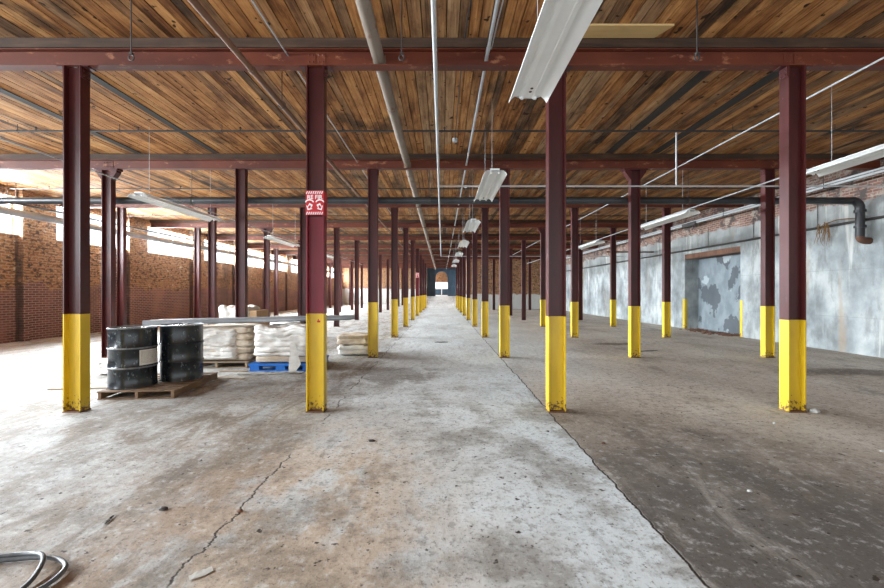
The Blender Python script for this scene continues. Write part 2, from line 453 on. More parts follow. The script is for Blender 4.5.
# ------------------------------------------------------------------ setting
bm = BM(); box(bm, (XL - .4, Y0, -.2), (XR + .9, YF + 12, 0)); struct('floor', bm, M['floor'])
# the aisle climbs to the end doorway
bm = BM(); prism(bm, [(40.6, 0), (49.9, 1.05), (62, 1.05), (62, -.1), (40.6, -.1)], lambda u, v, t: (t, u, v), -1.95, 1.85)
struct('trim_ramp', bm, M['floor'])

def ceiling():
    vs, fs, tone = [], [], []
    def bx(x0, x1, y0, y1, z0, z1, c):
        b = len(vs)
        vs.extend([(x0,y0,z0),(x1,y0,z0),(x1,y1,z0),(x0,y1,z0),(x0,y0,z1),(x1,y0,z1),(x1,y1,z1),(x0,y1,z1)])
        for f in ((0,3,2,1),(4,5,6,7),(0,1,5,4),(1,2,6,5),(2,3,7,6),(3,0,4,7)):
            fs.append([b + i for i in f]); tone.append(c)
    rnd = random.Random(11)
    x = XL - .2
    while x < XR + .9:
        w = rnd.choice((.11, .125, .14, .155, .17, .20)) + rnd.uniform(-.008, .008)
        y = YR(1) - 4.15 * rnd.choice((3, 4, 5))
        xt = rnd.gauss(.5, .16)
        while y < YF + 12:
            L = 4.15 * rnd.choice((1, 2, 2)) if rnd.random() < .85 else rnd.uniform(1.5, 3.5)
            L = 4.15 * math.ceil((y + L - YR(1)) / 4.15 - 1e-6) + YR(1) - y if rnd.random() < .7 and L < 3.6 else L
            tn = min(1, max(.02, xt * .5 + rnd.gauss(.26, .13)))
            hue = rnd.random()
            if rnd.random() < .05: tn, hue = .03, 1.0
            dz = rnd.uniform(0, .007)
            bx(x, x + w - .012, y, y + L - .003, CEIL + dz, CEIL + .05, (tn, hue, rnd.random(), 1))
            y += L
        x += w
    bx(XL - .4, XR + .9, Y0, YF + 12, CEIL + .05, CEIL + .2, (.05, .5, .5, 1))
    me = bpy.data.meshes.new('ceiling'); me.from_pydata(vs, [], fs); me.materials.append(M['boards'])
    at = me.attributes.new('tone', 'FLOAT_COLOR', 'FACE')
    for i, c in enumerate(tone): at.data[i].color = c
    o = obj('ceiling', me); o['kind'] = 'structure'
ceiling()

# dark replacement boards, nailed a little proud of the others
for i, (x, w, a, b) in enumerate(((3.84, .17, 5.2, 9.05), (4.9, .18, 5.2, 9.05), (-7.0, .15, 5.2, 9.05), (-5.2, .14, 5.2, 9.05))):
    bm = BM(); box(bm, (x - w/2, a, CEIL - .012), (x + w/2, b, CEIL - .0008))
    M.setdefault('blackboard', plain_wood('dark_board', (.016, .014, .013), (.032, .027, .024), (.06, .05, .042), 1))
    struct('trim_%d' % (i + 1), bm, M['blackboard'])

# brick wall with its high windows
WIN = [(9.2 + 4.15 * k, 9.2 + 4.15 * k + 2.95) for k in range(-3, 10)]
SILL, HEAD = 3.28, 4.46
bm = BM()
box(bm, (XL - .4, Y0, 0), (XL, YF, SILL)); box(bm, (XL - .4, Y0, HEAD), (XL, YF, CEIL - .003))
edges = [Y0] + [v for w in WIN for v in w] + [YF]
for a, b in zip(edges[::2], edges[1::2]): box(bm, (XL - .4, a, SILL), (XL, b, HEAD))
for (a, b) in WIN:                                                    # shallow piers between the windows
    box(bm, (XL - .002, b, 0), (XL + .14, b + .22, CEIL - .004))
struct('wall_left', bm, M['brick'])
for i, (a, b) in enumerate(WIN):
    f = BM(); x0, x1 = XL - .26, XL - .2
    box(f, (x0, a, SILL), (x1, b, SILL + .05)); box(f, (x0, a, HEAD - .05), (x1, b, HEAD))
    box(f, (x0, a, SILL), (x1, a + .05, HEAD)); box(f, (x0, b - .05, SILL), (x1, b, HEAD))
    for q in (1, 2): yy = a + (b - a) * q / 3; box(f, (x0 + .01, yy - .014, SILL), (x1 - .01, yy + .014, HEAD))
    zz = (SILL + HEAD) / 2; box(f, (x0 + .01, a, zz - .012), (x1 - .01, b, zz + .012))
    w = struct('window_%d' % (i + 1), f, M['white_metal'])
    g = BM(); box(g, (XL - .235, a + .05, SILL + .05), (XL - .228, b - .05, HEAD - .05)); part('pane', g, M['glass'], w)
    s = BM(); box(s, (XL - .2, a, SILL), (XL + .02, b, SILL + .03)); part('sill', s, M['cream'], w)

# concrete wall with the walled-up opening
DY0, DY1, DZ = 13.5, 16.6, 3.12
bm = BM()
box(bm, (XR, Y0, 0), (XR + .9, DY0, CEIL - .003)); box(bm, (XR, DY1, 0), (XR + .9, YE + .4, CEIL - .003)); box(bm, (XR, DY0, DZ), (XR + .9, DY1, CEIL - .003))
struct('wall_right', bm, M['concrete_wall'])
bm = BM(); box(bm, (XR + .58, DY0, 0), (XR + .85, DY1, DZ)); d = struct('door_1', bm, M['recess'])
bm = BM(); box(bm, (XR + .01, DY0 + .002, DZ - .2), (XR + .575, DY1 - .002, DZ - .004)); part('lintel', bm, M['rusty'], d)
for (a, b) in ((DY1 + .0, DY1 + .12), (DY0 - .1, DY0)):
    bm = BM(); box(bm, (XR - .012, a, 0), (XR - .001, b, 1.25)); box(bm, (XR - .012, (DY1 - .012) if a >= DY1 else DY0 + .001, 0), (XR + .1, (DY1 - .001) if a >= DY1 else DY0 + .012, 1.25))
    part('corner_guard', bm, M['yellow'], d)

# end walls
bm = BM(); box(bm, (2.3, YE, 0), (XR + .9, YE + .4, CEIL - .003)); box(bm, (2.3, YE + .4, 0), (2.6, YF, CEIL - .003)); struct('wall_back_right', bm, M['brick_end'])
bm = BM()
box(bm, (XL - .4, YF, 0), (-1.95, YF + .4, CEIL - .003)); box(bm, (1.85, YF, 0), (2.6, YF + .4, CEIL - .003)); struct('wall_back', bm, M['brick_far'])
bm = BM(); box(bm, (-2.14, YF - .02, 0), (-1.951, YF + 1.2, CEIL - .004)); struct('trim_jamb_left', bm, M['cream'])
bm = BM(); box(bm, (1.851, YF - .02, 0), (2.04, YF + 1.2, CEIL - .004)); struct('trim_jamb_right', bm, M['cream'])
# navy wall with an arched doorway
def arch_wall():
    b = BM(); y0, y1 = YF + .9, YF + 1.2
    cx, hw, zb, zs = -.05, .78, 1.05, 3.45
    arc = [(cx + hw * math.cos(a), zs + hw * math.sin(a)) for a in [PI * i / 14 for i in range(15)]]
    L, R, T = -1.95, 1.85, CEIL - .004
    box(b, (L, y0, zb), (cx - hw, y1, T)); box(b, (cx + hw, y0, zb), (R, y1, T))
    for (u0, v0), (u1, v1) in zip(arc, arc[1:]):
        prism(b, [(u0, v0), (u0, T), (u1, T), (u1, v1)], lambda u, v, t: (u, t, v), y0, y1)
    struct('wall_navy', b, M['navy'])
arch_wall()
VY = 55.5
bm = BM(); box(bm, (-5, VY, 1.05), (-1.15, VY + .3, CEIL - .01)); box(bm, (1.05, VY, 1.05), (5, VY + .3, CEIL - .01)); box(bm, (-1.15, VY, 3.0), (1.05, VY + .3, CEIL - .01))
box(bm, (4.7, YF + 1.21, 1.05), (5, VY, CEIL - .01)); box(bm, (-5, YF + 1.21, 1.05), (-4.7, YF + 1.8, CEIL - .01)); box(bm, (-5, VY - .6, 1.05), (-4.7, VY, CEIL - .01)); box(bm, (-5, YF + 1.8, 4.2), (-4.7, VY - .6, CEIL - .01)); box(bm, (-5, YF + 1.8, 1.05), (-4.7, VY - .6, 1.4))  # unseen opening in the left side, added to let the side fill in
box(bm, (-5, YF + 1.21, .95), (-1.96, VY + .3, 1.05)); box(bm, (1.86, YF + 1.21, .95), (5, VY + .3, 1.05))
box(bm, (-5, YF + .9, 1.05), (-2.15, YF + 1.2, CEIL - .01)); box(bm, (2.05, YF + .9, 1.05), (5, YF + 1.2, CEIL - .01)); struct('wall_vestibule', bm, M['brick_end'])
f = BM()
for xx in (-1.15, -.1, .95): box(f, (xx, VY + .05, 1.06), (xx + .1, VY + .15, 3.0))
for zz in (1.06, 2.0, 2.9): box(f, (-1.15, VY + .05, zz), (1.05, VY + .15, zz + .1))
w = struct('door_2', f, M['white_metal'])
g = BM(); box(g, (-1.05, VY + .08, 2.1), (.95, VY + .09, 2.9)); part('pane', g, M['glass'], w)
g = BM(); box(g, (-1.05, VY + .08, 1.16), (.95, VY + .11, 2.0)); part('door_leaf', g, M['navy'], w)

# ------------------------------------------------------------------ steel columns
HX, HY, TF, TW = .110, .070, .014, .010
def i_prof(e=0.0):
    a, b = HX + e, HY + e
    tf, tw = TF + e, TW / 2 + e
    return [(-a, -b), (-a + tf + e, -b), (-a + tf + e, -tw), (a - tf - e, -tw), (a - tf - e, -b), (a, -b), (a, b), (a - tf - e, b), (a - tf - e, tw), (-a + tf + e, tw), (-a + tf + e, b), (-a, b)]
_mc = {}
def seg_mesh(name, z0, z1, m, e=0.0):
    k = (name, round(z0, 3), round(z1, 3), m)
    if k not in _mc:
        b = BM(); prism(b, i_prof(e), lambda u, v, t: (u, v, t), z0, z1); _mc[k] = mesh_of(name, b, M[m])
    return _mc[k]
def plate_mesh():
    if 'plate' not in _mc:
        b = BM(); box(b, (-.115, -.08, 0), (.115, .08, .014)); _mc['plate'] = mesh_of('base_plate', b, M['rusty'])
    return _mc['plate']
def angle_mesh(s):
    k = ('ang', s)
    if k not in _mc:
        b = BM()
        x0, x1 = sorted((s * (HX + .001), s * (HX + .012)))
        box(b, (x0, -.062, BEAMZ0 - .15), (x1, .062, BEAMZ0 - .002))
        xa, xb = sorted((s * (HX + .012), s * (HX + .09)))
        box(b, (xa, -.062, BEAMZ0 - .014), (xb, .062, BEAMZ0 - .002))
        for yy in (-.032, .032):
            for zz in (4.287, 4.347):
                ball(b, (s * (HX + .012), yy, zz), .013, 8, 4)
        _mc[k] = mesh_of('cap_angle', b, M['maroon'])
    return _mc[k]
def flare_mesh():
    if 'flare' not in _mc:
        b = BM()
        for s in (-1, 1):
            prism(b, [(s * (HX + .001), 4.137), (s * (HX + .13), 4.317), (s * (HX + .13), 4.362), (s * (HX + .001), 4.362)], lambda u, v, t: (u, t, v), -HY, HY)
        box(b, (-.27, -.085, 4.363), (.27, .085, BEAMZ0 - .002))
        _mc['flare'] = mesh_of('flared_capital', b, M['maroon'])
    return _mc['flare']

LINES = {-10.88: 'line closest to the brick wall', -7.80: 'second line from the brick wall', -4.69: 'third line from the brick wall', -1.61: 'along the left edge of the aisle',
         1.46: 'along the right edge of the aisle', 4.50: 'second line from the concrete wall', 7.62: 'line closest to the concrete wall'}
def BM_web(b):
    # the mark sits on the web, between the flanges
    for v in b.verts: v.co.y += HY - TW / 2 - .0002
    return b
def column(x, k):
    yz = None
    if x == -1.61: yz = 1.25 if k == 1 else 1.29
    elif x == 1.46: yz = 1.215
    elif x == -4.69 and k == 1: yz = 1.245
    elif x in (4.50, 7.62) and k <= 4: yz = 1.17 if k == 1 else 1.2
    fire = x == -1.61 and k in (1, 6)
    flare = (x, k) in ((-7.80, 2), (4.50, 2), (-7.80, 4), (4.50, 4))
    what = 'yellow based maroon steel column' if yz else 'plain maroon steel column'
    if fire: what = 'steel column with red fire sign'
    lab = '%s, %s row back, %s' % (what, ORD[k-1], LINES[x])
    t = thing('steel_column', lab, 'column', (x, YR(k), .0008), 0, 'riveted steel columns')
    z = 0.014
    if yz:
        obj('painted_base', seg_mesh('painted_base', z, yz, 'yellow', .0008), t, label='yellow painted base with rust at the foot'); z = yz
    else: obj('base_plate', plate_mesh(), t)
    if yz: obj('base_plate', plate_mesh(), t)
    if fire:
        obj('red_band', seg_mesh('red_band', z, 2.49, 'crimson', .0006), t, label='crimson painted length below the sign'); z = 2.49
    obj('shaft', seg_mesh('shaft', z, BEAMZ0 - .003, 'maroon'), t)
    if x == -1.61 and k == 1:
        b = BM(); box(b, (.01, -HY - .003, 1.135), (.05, -HY - .0012, 1.16)); box(b, (.018, -HY - .003, 1.16), (.03, -HY - .0012, 1.18))
        part('paint_mark', BM_web(b), M['signred'], t, label='small red paint mark on the yellow')
    if flare: obj('flared_capital', flare_mesh(), t)
    elif k <= 6:
        for s in (-1, 1): obj('cap_angle', angle_mesh(s), t)
    return t
for x in LINES:
    kmax = {-10.88: 11, -7.80: 11, -4.69: 11, -1.61: 9, 1.46: 9, 4.50: 8, 7.62: 8}[x]
    kmin = {-10.88: 3, -7.80: 2, -4.69: 1, -1.61: 1, 1.46: 1, 4.50: 1, 7.62: 2}[x]
    for k in range(kmin, kmax + 1): column(x, k)

# wrap-round fire signs on two of the aisle columns
def text_mesh(body, size, m, ext=.0012):
    cu = bpy.data.curves.new('lettering', 'FONT'); cu.body = body; cu.size = size; cu.align_x = 'CENTER'; cu.extrude = ext; cu.offset = size * .014
    o = bpy.data.objects.new('tmp_lettering', cu); COL.objects.link(o)
    dg = bpy.context.evaluated_depsgraph_get(); dg.update()
    me = bpy.data.meshes.new_from_object(o.evaluated_get(dg))
    bpy.data.objects.remove(o); me.materials.clear(); me.materials.append(m)
    return me
def fire_sign(k, label):
    t = thing('fire_sign', label, 'sign', (-1.61, YR(k), 2.5), 0, 'fire point column wraps')
    b = BM(); hx, hy, th = HX + .0025, HY + .0025, .002
    box(b, (-hx - th, -hy - th, 0), (hx + th, -hy, .31)); box(b, (-hx - th, hy, 0), (hx + th, hy + th, .31))
    box(b, (-hx - th, -hy, 0), (-hx, hy, .31)); box(b, (hx, -hy, 0), (hx + th, hy, .31))
    part('sleeve', b, M['signred'], t)
    yf = -hy - th - .0012
    me = text_mesh('RE FIR', .072, M['signwhite'])
    o = obj('lettering', me, t, (0, yf, .203)); o.rotation_euler = (PI/2, 0, 0)
    for zb in (.262, .0):
        s = BM()
        for i in range(8):
            u = -hx + .002 + i * .0275
            prism(s, [(u, zb + .006), (u + .011, zb + .006), (u + .025, zb + .040), (u + .014, zb + .040)], lambda a, c, d: (a, d, c), yf - .001, yf + .001)
        part('hazard_stripes', s, M['signwhite'], t)
    for sx in (-1, 1):
        a = BM()
        c0 = sx * .066
        pr = [(-.016, .115), (.016, .115), (.016, .085), (.03, .085), (0, .055), (-.03, .085), (-.016, .085)]
        # curved arrow: a bar above and a pointing head tilted to the middle
        rot = Matrix.Rotation(sx * .5, 2)
        big = [Vector(p) - Vector((0, .085)) for p in pr]
        prism(a, [((rot @ (v * 1.5)).x + c0, (rot @ (v * 1.5)).y + .10) for v in big], lambda u, c, d: (u, d, c), yf - .001, yf + .001)
        inn = BM(); prism(inn, [((rot @ (v * .8)).x + c0, (rot @ (v * .8)).y + .10) for v in big], lambda u, c, d: (u, d, c), yf - .002, yf - .0012)
        part('arrow_centre', inn, M['signred'], t)
        arc = [(c0 + .052 * math.cos(q), .135 + .05 * math.sin(q)) for q in [PI * (.15 + .7 * i / 8) for i in range(9)]]
        arc2 = [(c0 + .064 * math.cos(q), .137 + .064 * math.sin(q)) for q in [PI * (.15 + .7 * i / 8) for i in range(9)]][::-1]
        prism(a, arc + arc2, lambda u, c, d: (u, d, c), yf - .001, yf + .001)
        part('arrow', a, M['signwhite'], t)
fire_sign(1, 'large red and white fire sign wrapped round the nearest column of the aisle')
fire_sign(6, 'small distant red and white fire sign on the sixth column of the aisle')

# ------------------------------------------------------------------ cross beams
HOLES = [(-.807, 4.502, .086), (.57, 4.515, .03), (-1.98, 4.565, .018)]      # where pipes pass through the webs
for k in range(1, 12):
    y = YR(k)
    x0, x1 = XL + (.15 if k > 1 else .01), (XR - .003 if k <= 8 else 2.29)
    t = thing('steel_beam', 'red steel cross beam with timber on top, %s overhead counting back' % ORD[k-1], 'beam', (0, y, 0), 0, 'cross beams under the ceiling')
    b = BM()
    box(b, (x0, -.066, BEAMZ0), (x1, .066, BEAMZ0 + .014)); box(b, (x0, -.066, BEAMZ1 - .014), (x1, .066, BEAMZ1))
    xs = sorted(HOLES); a = x0
    for (hx, hz, hr) in xs:
        box(b, (a, -.006, BEAMZ0 + .014), (hx - hr, .006, BEAMZ1 - .014))
        if hz + hr < BEAMZ1 - .014: box(b, (hx - hr, -.006, hz + hr), (hx + hr, .006, BEAMZ1 - .014))
        if hz - hr > BEAMZ0 + .014: box(b, (hx - hr, -.006, BEAMZ0 + .014), (hx + hr, .006, hz - hr))
        a = hx + hr
    box(b, (a, -.006, BEAMZ0 + .014), (x1, .006, BEAMZ1 - .014))
    part('girder', b, M['beam'], t)
    b = BM(); box(b, (x0, -.085, BEAMZ1 + .001), (x1, .085, CEIL - .001)); part('nailer', b, M['nailer'], t)
    if k <= 5:
        for sx in (-7.80, -1.61, 4.50):
            b = BM(); box(b, (sx - .12, -.016, BEAMZ0 + .04), (sx - .006, -.0065, BEAMZ1 - .03)); box(b, (sx + .006, -.016, BEAMZ0 + .04), (sx + .12, -.0065, BEAMZ1 - .03))
            for dx in (-.09, -.04, .04, .09):
                for zz in (BEAMZ0 + .07, BEAMZ1 - .06): ball(b, (sx + dx, -.016, zz), .012, 8, 4)
            part('splice_plate', b, M['beam'], t)

# ------------------------------------------------------------------ pipes and conduits
def pipe(name, label, pts, r, m, cat='pipe', seg=12, group=None):
    o = part(name, tube(BM(), pts, r, seg), M[m], None, True)
    return tag(o, label, cat, group, 'thing')
def couplings(parent_pts, t_list, r, m, parent):
    a, b = Vector(parent_pts[0]), Vector(parent_pts[1])
    for q in t_list:
        c = a.lerp(b, q); d = (b - a).normalized() * .035
        part('coupling', tube(BM(), [c - d, c + d], r, 12), M[m], parent, True)

P = [(-.807, -3.5, 4.50), (-.807, 49.9, 4.50)]
o = pipe('brown_pipe', 'thick tan and rust stained pipe running back overhead left of the aisle centre', P, .078, 'tan_pipe', seg=20)
couplings(P, [(YY + 3.5) / 53.4 for YY in (2.2, 6.35, 9.9, 14.2, 18.5, 22.6)], .086, 'tan_pipe', o)
P = [(-2.33, -3.5, 4.25), (-2.33, 28.5, 4.25)]
o = pipe('brown_pipe', 'slim dark brown pipe slanting back above the fire sign column', P, .037, 'brown_pipe')
couplings(P, [.26], .046, 'brown_pipe', o)
for yy in (5.72, 9.95, 14.0, 18.2):
    b = BM(); tube(b, [(-2.33, yy, 4.297), (-2.33, yy, CEIL - .002)], .007, 8)
    ring = [(-2.33 + .05 * math.cos(q), yy, 4.25 + .05 * math.sin(q)) for q in [PI/2 + 2*PI*i/16 for i in range(17)]]
    tube(b, ring, .007, 8); part('clevis_hanger', b, M['iron'], o, True)
P = [(.57, -3.5, 4.515), (.57, 49.9, 4.515)]
o = pipe('conduit', 'bright steel conduit overhead between the grey pipe and white lamps', P, .022, 'galv')
couplings(P, [(YY + 3.5) / 53.4 for YY in (4.85, 7.2, 10.6, 14.8)], .027, 'galv', o)
pipe('cable', 'thin pale cable sagging beside the bright overhead conduit', [(.66, -1, 4.66), (.68, 2, 4.64), (.67, 3.4, 4.60), (.62, 4.4, 4.54), (.612, 4.88, 4.545)], .008, 'galv', 'cable', 8)
pipe('conduit', 'hair thin steel conduit passing above the slim brown pipe', [(-1.98, -3.5, 4.565), (-1.98, 26.5, 4.565)], .010, 'galv', seg=8)
pipe('conduit', 'thin conduit crossing the ceiling toward the concrete wall columns', [(5.23, 4.0, 4.3), (5.23, 33.5, 4.3)], .012, 'galv', seg=8)
# galvanised main with its branches
t = thing('galvanized_pipe', 'straight galvanised pipe hanging low along the middle of the aisle with side branches', 'pipe', (0, 0, 3.55))
part('main_run', tube(BM(), [(-.06, -3.5, 0), (-.06, 21.7, 0), (-.06, 21.88, 0), (-.02, 21.97, 0), (.05, 22.0, 0), (.3, 22, 0)], .0185, 14), M['galv'], t, True)
part('branch', tube(BM(), [(-.04, 7.5, 0), (XR - .01, 7.5, 0)], .0155, 12), M['galv'], t, True)
part('branch', tube(BM(), [(.3, 22, 0), (XR - .01, 22, 0)], .0185, 12), M['galv'], t, True)
part('drop', tube(BM(), [(4.47, 7.5, .012), (4.47, 7.5, 1.02)], .0145, 10), M['galv'], t, True)
for yy in (-1.0, 7.5, 13.0): part('coupling', tube(BM(), [(-.06, yy - .03, 0), (-.06, yy + .03, 0)], .025, 14), M['galv'], t, True)
ball_b = ball(BM(), (.45, 7.5, -.01), .03, 12, 8); part('fitting', ball_b, M['galv'], t, True)
# round box on the end of a ceiling conduit
t = thing('ceiling_conduit', 'short ceiling conduit ending in a round junction box beside the galvanised pipe', 'conduit', (.27, 0, 4.68))
part('tube', tube(BM(), [(0, 5.2, 0), (0, 8.1, 0)], .009, 8), M['iron'], t, True)
part('junction_box', lathe(BM(), [(0, -.045), (.05, -.04), (.055, -.02), (.055, .03), (0, .03)], 16), M['galv'], t, True, loc=(0, 8.15, 0))
pipe('cable', 'black cable hanging in a kink in front of the first beam', [(.30, 2.6, 4.70), (.31, 3.6, 4.62), (.305, 4.2, 4.60), (.29, 4.5, 4.66), (.285, 4.9, 4.69)], .010, 'iron', 'cable', 8)

# dark drain pipe right across the building, with its elbow at the concrete wall
DYY, DZZ, DR = 9.42, 3.72, .082
t = thing('drain_pipe', 'black cast iron drain pipe crossing the whole room and dropping down the concrete wall', 'pipe', (0, DYY, DZZ))
part('main_run', tube(BM(), [(-12.3, 0, 0), (9.8, 0, 0)], DR, 20), M['dark_pipe'], t, True)
elb = [(9.8, 0, 0)] + [(9.82 + .2 * math.sin(q), 0, -.2 + .2 * math.cos(q)) for q in [PI/2 * i / 8 for i in range(9)]] + [(10.02, 0, -.24)]
part('elbow', tube(BM(), elb, DR + .012, 20), M['dark_pipe'], t, True)
part('downpipe', tube(BM(), [(10.02, 0, -.22), (10.02, 0, -.86)], DR + .004, 20), M['dark_pipe'], t, True)
for zz in (-.25, -.62): part('collar', tube(BM(), [(10.02, 0, zz - .028), (10.02, 0, zz + .028)], DR + .032, 20), M['dark_pipe'], t, True)
elb = [(10.02, 0, -.84)] + [(10.16 - .14 * math.cos(q), 0, -.86 - .10 * math.sin(q)) for q in [PI/2 * i / 6 for i in range(7)]] + [(10.245, 0, -.96)]
part('spigot', tube(BM(), elb, DR, 20), M['rusty'], t, True)
for xx in (-9, -6, -3, -.3, 2.8, 5.9, 8.6): part('hanger', tube(tube(BM(), [(xx - .025, 0, 0), (xx + .025, 0, 0)], DR + .012, 20), [(xx, 0, DR), (xx, 0, CEIL - .003 - DZZ)], .006, 6), M['iron'], t, True)
# sprinkler lines, one to each bay
def sprinkler(k):
    y = 7.5 + 4.15 * (k - 1); x0, x1 = XL + .3, (XR - .02 if y < YE else 2.2)
    t = thing('sprinkler_line', 'thin dark sprinkler line across the ceiling in the %s bay' % ORD[k-1], 'sprinkler', (0, y, 4.6), 0, 'sprinkler lines')
    part('pipe_run', tube(BM(), [(x0, 0, 0), (x1, 0, 0)], .0175, 10), M['iron'], t, True)
    if k > 6: return
    x = -12.0
    while x < x1 - .2:
        if abs(x + .807) > .15:
            b = BM(); tube(b, [(x, 0, .015), (x, 0, .134)], .005, 6); box(b, (x - .008, -.022, -.022), (x + .008, .022, .02)); part('hanger', b, M['iron'], t)
        if k <= 4 and abs(x + .35 - 4.47) > .1:
            b = BM(); tube(b, [(x + .35, 0, .012), (x + .35, 0, .055)], .011, 8); tube(b, [(x + .35, 0, .05), (x + .35, 0, .072)], [.024, .018], 10)
            part('sprinkler_head', b, M['iron'], t)
        x += 1.95
for k in range(1, 11): sprinkler(k)
# wall ducts and pipes
t = thing('wall_duct', 'large grey round duct running along the brick wall in front of the windows', 'duct', (-12.5, 0, 3.86))
part('duct_run', tube(BM(), [(0, -3.5, 0), (0, 49.5, 0)], .108, 20), M['duct'], t, True)
for i in range(12): part('band', tube(BM(), [(0, 3.2 + 4.15 * i, 0), (0, 3.26 + 4.15 * i, 0)], .117, 20), M['duct'], t, True); part('hanger', tube(BM(), [(0, 3.23 + 4.15 * i, .11), (0, 3.23 + 4.15 * i, CEIL - .003 - 3.86)], .008, 6), M['iron'], t, True)
hp = pipe('heating_pipe', 'thin dark pipe strung above the large duct along the brick wall', [(-12.75, -3.5, 4.19), (-12.75, 49.5, 4.19)], .035, 'dark_pipe')
for i in range(12): part('hanger', tube(BM(), [(-12.75, 3.23 + 4.15 * i, 4.19), (-12.75, 3.23 + 4.15 * i, CEIL - .003)], .007, 6), M['iron'], hp, True)
pipe('wall_pipe', 'thin black pipe along the concrete wall just above the walled up opening', [(10.19, -3.5, 3.27), (10.19, 35.5, 3.27)], .032, 'iron')
pipe('conduit', 'upper of two pale conduits running beside the concrete wall top', [(9.9, 4, 4.32), (9.9, 35.5, 4.32)], .026, 'galv')
t = pipe('conduit', 'lower of two pale conduits running beside the concrete wall top', [(9.85, 4, 4.235), (9.85, 35.5, 4.235)], .032, 'galv')
b = BM(); box(b, (9.76, 15.2, 4.14), (9.865, 16.0, 4.285)); part('black_box', b, M['iron'], t)
for i in range(6):
    yy = 6.5 + 3.6 * i
    b = BM(); tube(b, [(9.805, yy, 4.2), (9.805, yy, CEIL - .002)], .008, 8); box(b, (9.79, yy - .015, 4.18), (9.95, yy + .015, 4.2)); part('hanger', b, M['iron'], t)
for i, yy in enumerate((9.0, 10.7, 12.9, 15.1, 17.6, 20.5)):
    lab = 'thin iron strap dropping to the black wall pipe, %s along the concrete wall' % ORD[i]
    b = BM(); tube(b, [(10.225, yy, 3.31), (10.225, yy, 4.0)], .008, 6); tube(b, [(10.19, yy - .012, 3.31), (10.19, yy + .012, 3.31)], .006, 6)
    tag(part('pipe_strap', b, M['iron']), lab, 'strap', 'wall pipe straps', 'thing')
sp = pipe('stub_pipe', 'rust brown pipe sticking out level from the concrete wall far back', [(7.95, 19.0, 3.48), (10.24, 19.0, 3.48)], .035, 'brown_pipe')
part('hanger', tube(BM(), [(8.3, 19.0, 3.51), (8.3, 19.0, CEIL - .003)], .006, 6), M['iron'], sp, True)
# dry roots hanging off the wall pipe
t = thing('dead_vine', 'brown dead vine hanging off the black pipe on the concrete wall', 'vine', (10.13, 10.4, 3.3))
rv = random.Random(3)
b = BM()
tube(b, [(-.02, -.85, .03), (-.03, -.6, .06), (-.03, -.35, .08), (0, .05, .02), (0, .1, -.2)], .012, 6)
for i in range(15):
    x, y, z = rv.uniform(-.07, .03), rv.uniform(-.15, .2), rv.uniform(-.05, .08)
    pts = [(x, y, z)]
    for j in range(5):
        x += rv.uniform(-.02, .015); y += rv.uniform(-.05, .05); z -= rv.uniform(.06, .13); pts.append((min(x, .06), y, z))
    tube(b, pts, [.010, .009, .008, .006, .005, .003], 5)
part('hanging_roots', b, M['vine'], t, True)

# hooks hanging from the boards in front of the first beam
for x, lab in ((-3.40, 'iron hook rod hanging from the ceiling above the drums side'), (-.44, 'iron hook rod hanging from the ceiling between the two overhead pipes'), (2.79, 'iron hook rod hanging from the ceiling beyond the pale new board')):
    t = thing('hook_rod', lab, 'hook', (x, 4.3, 4.06), 0, 'hook rods')
    part('hanger_rod', tube(BM(), [(0, 0, .06), (0, 0, .675)], .007, 8), M['iron'], t, True)
    part('hook', tube(BM(), [(.028 * math.sin(q), 0, .03 + .03 * math.cos(q)) for q in [2 * PI * i / 14 for i in range(13)]], .008, 8), M['iron'], t, True)
    b = BM(); box(b, (-.016, -.016, .055), (.016, .016, .085)); part('nut', b, M['iron'], t)
bm = BM(); box(bm, (1.62, 4.70, CEIL - .026), (2.66, 4.93, CEIL - .001))
prism(bm, [(2.66, 4.70), (2.78, 4.70), (2.66, 4.93)], lambda u, v, t: (u, v, t), CEIL - .026, CEIL - .001)
tag(part('ceiling_board', bm, M['newboard']), 'pale new board nailed under the ceiling in front of the first beam', 'board', None, 'thing')

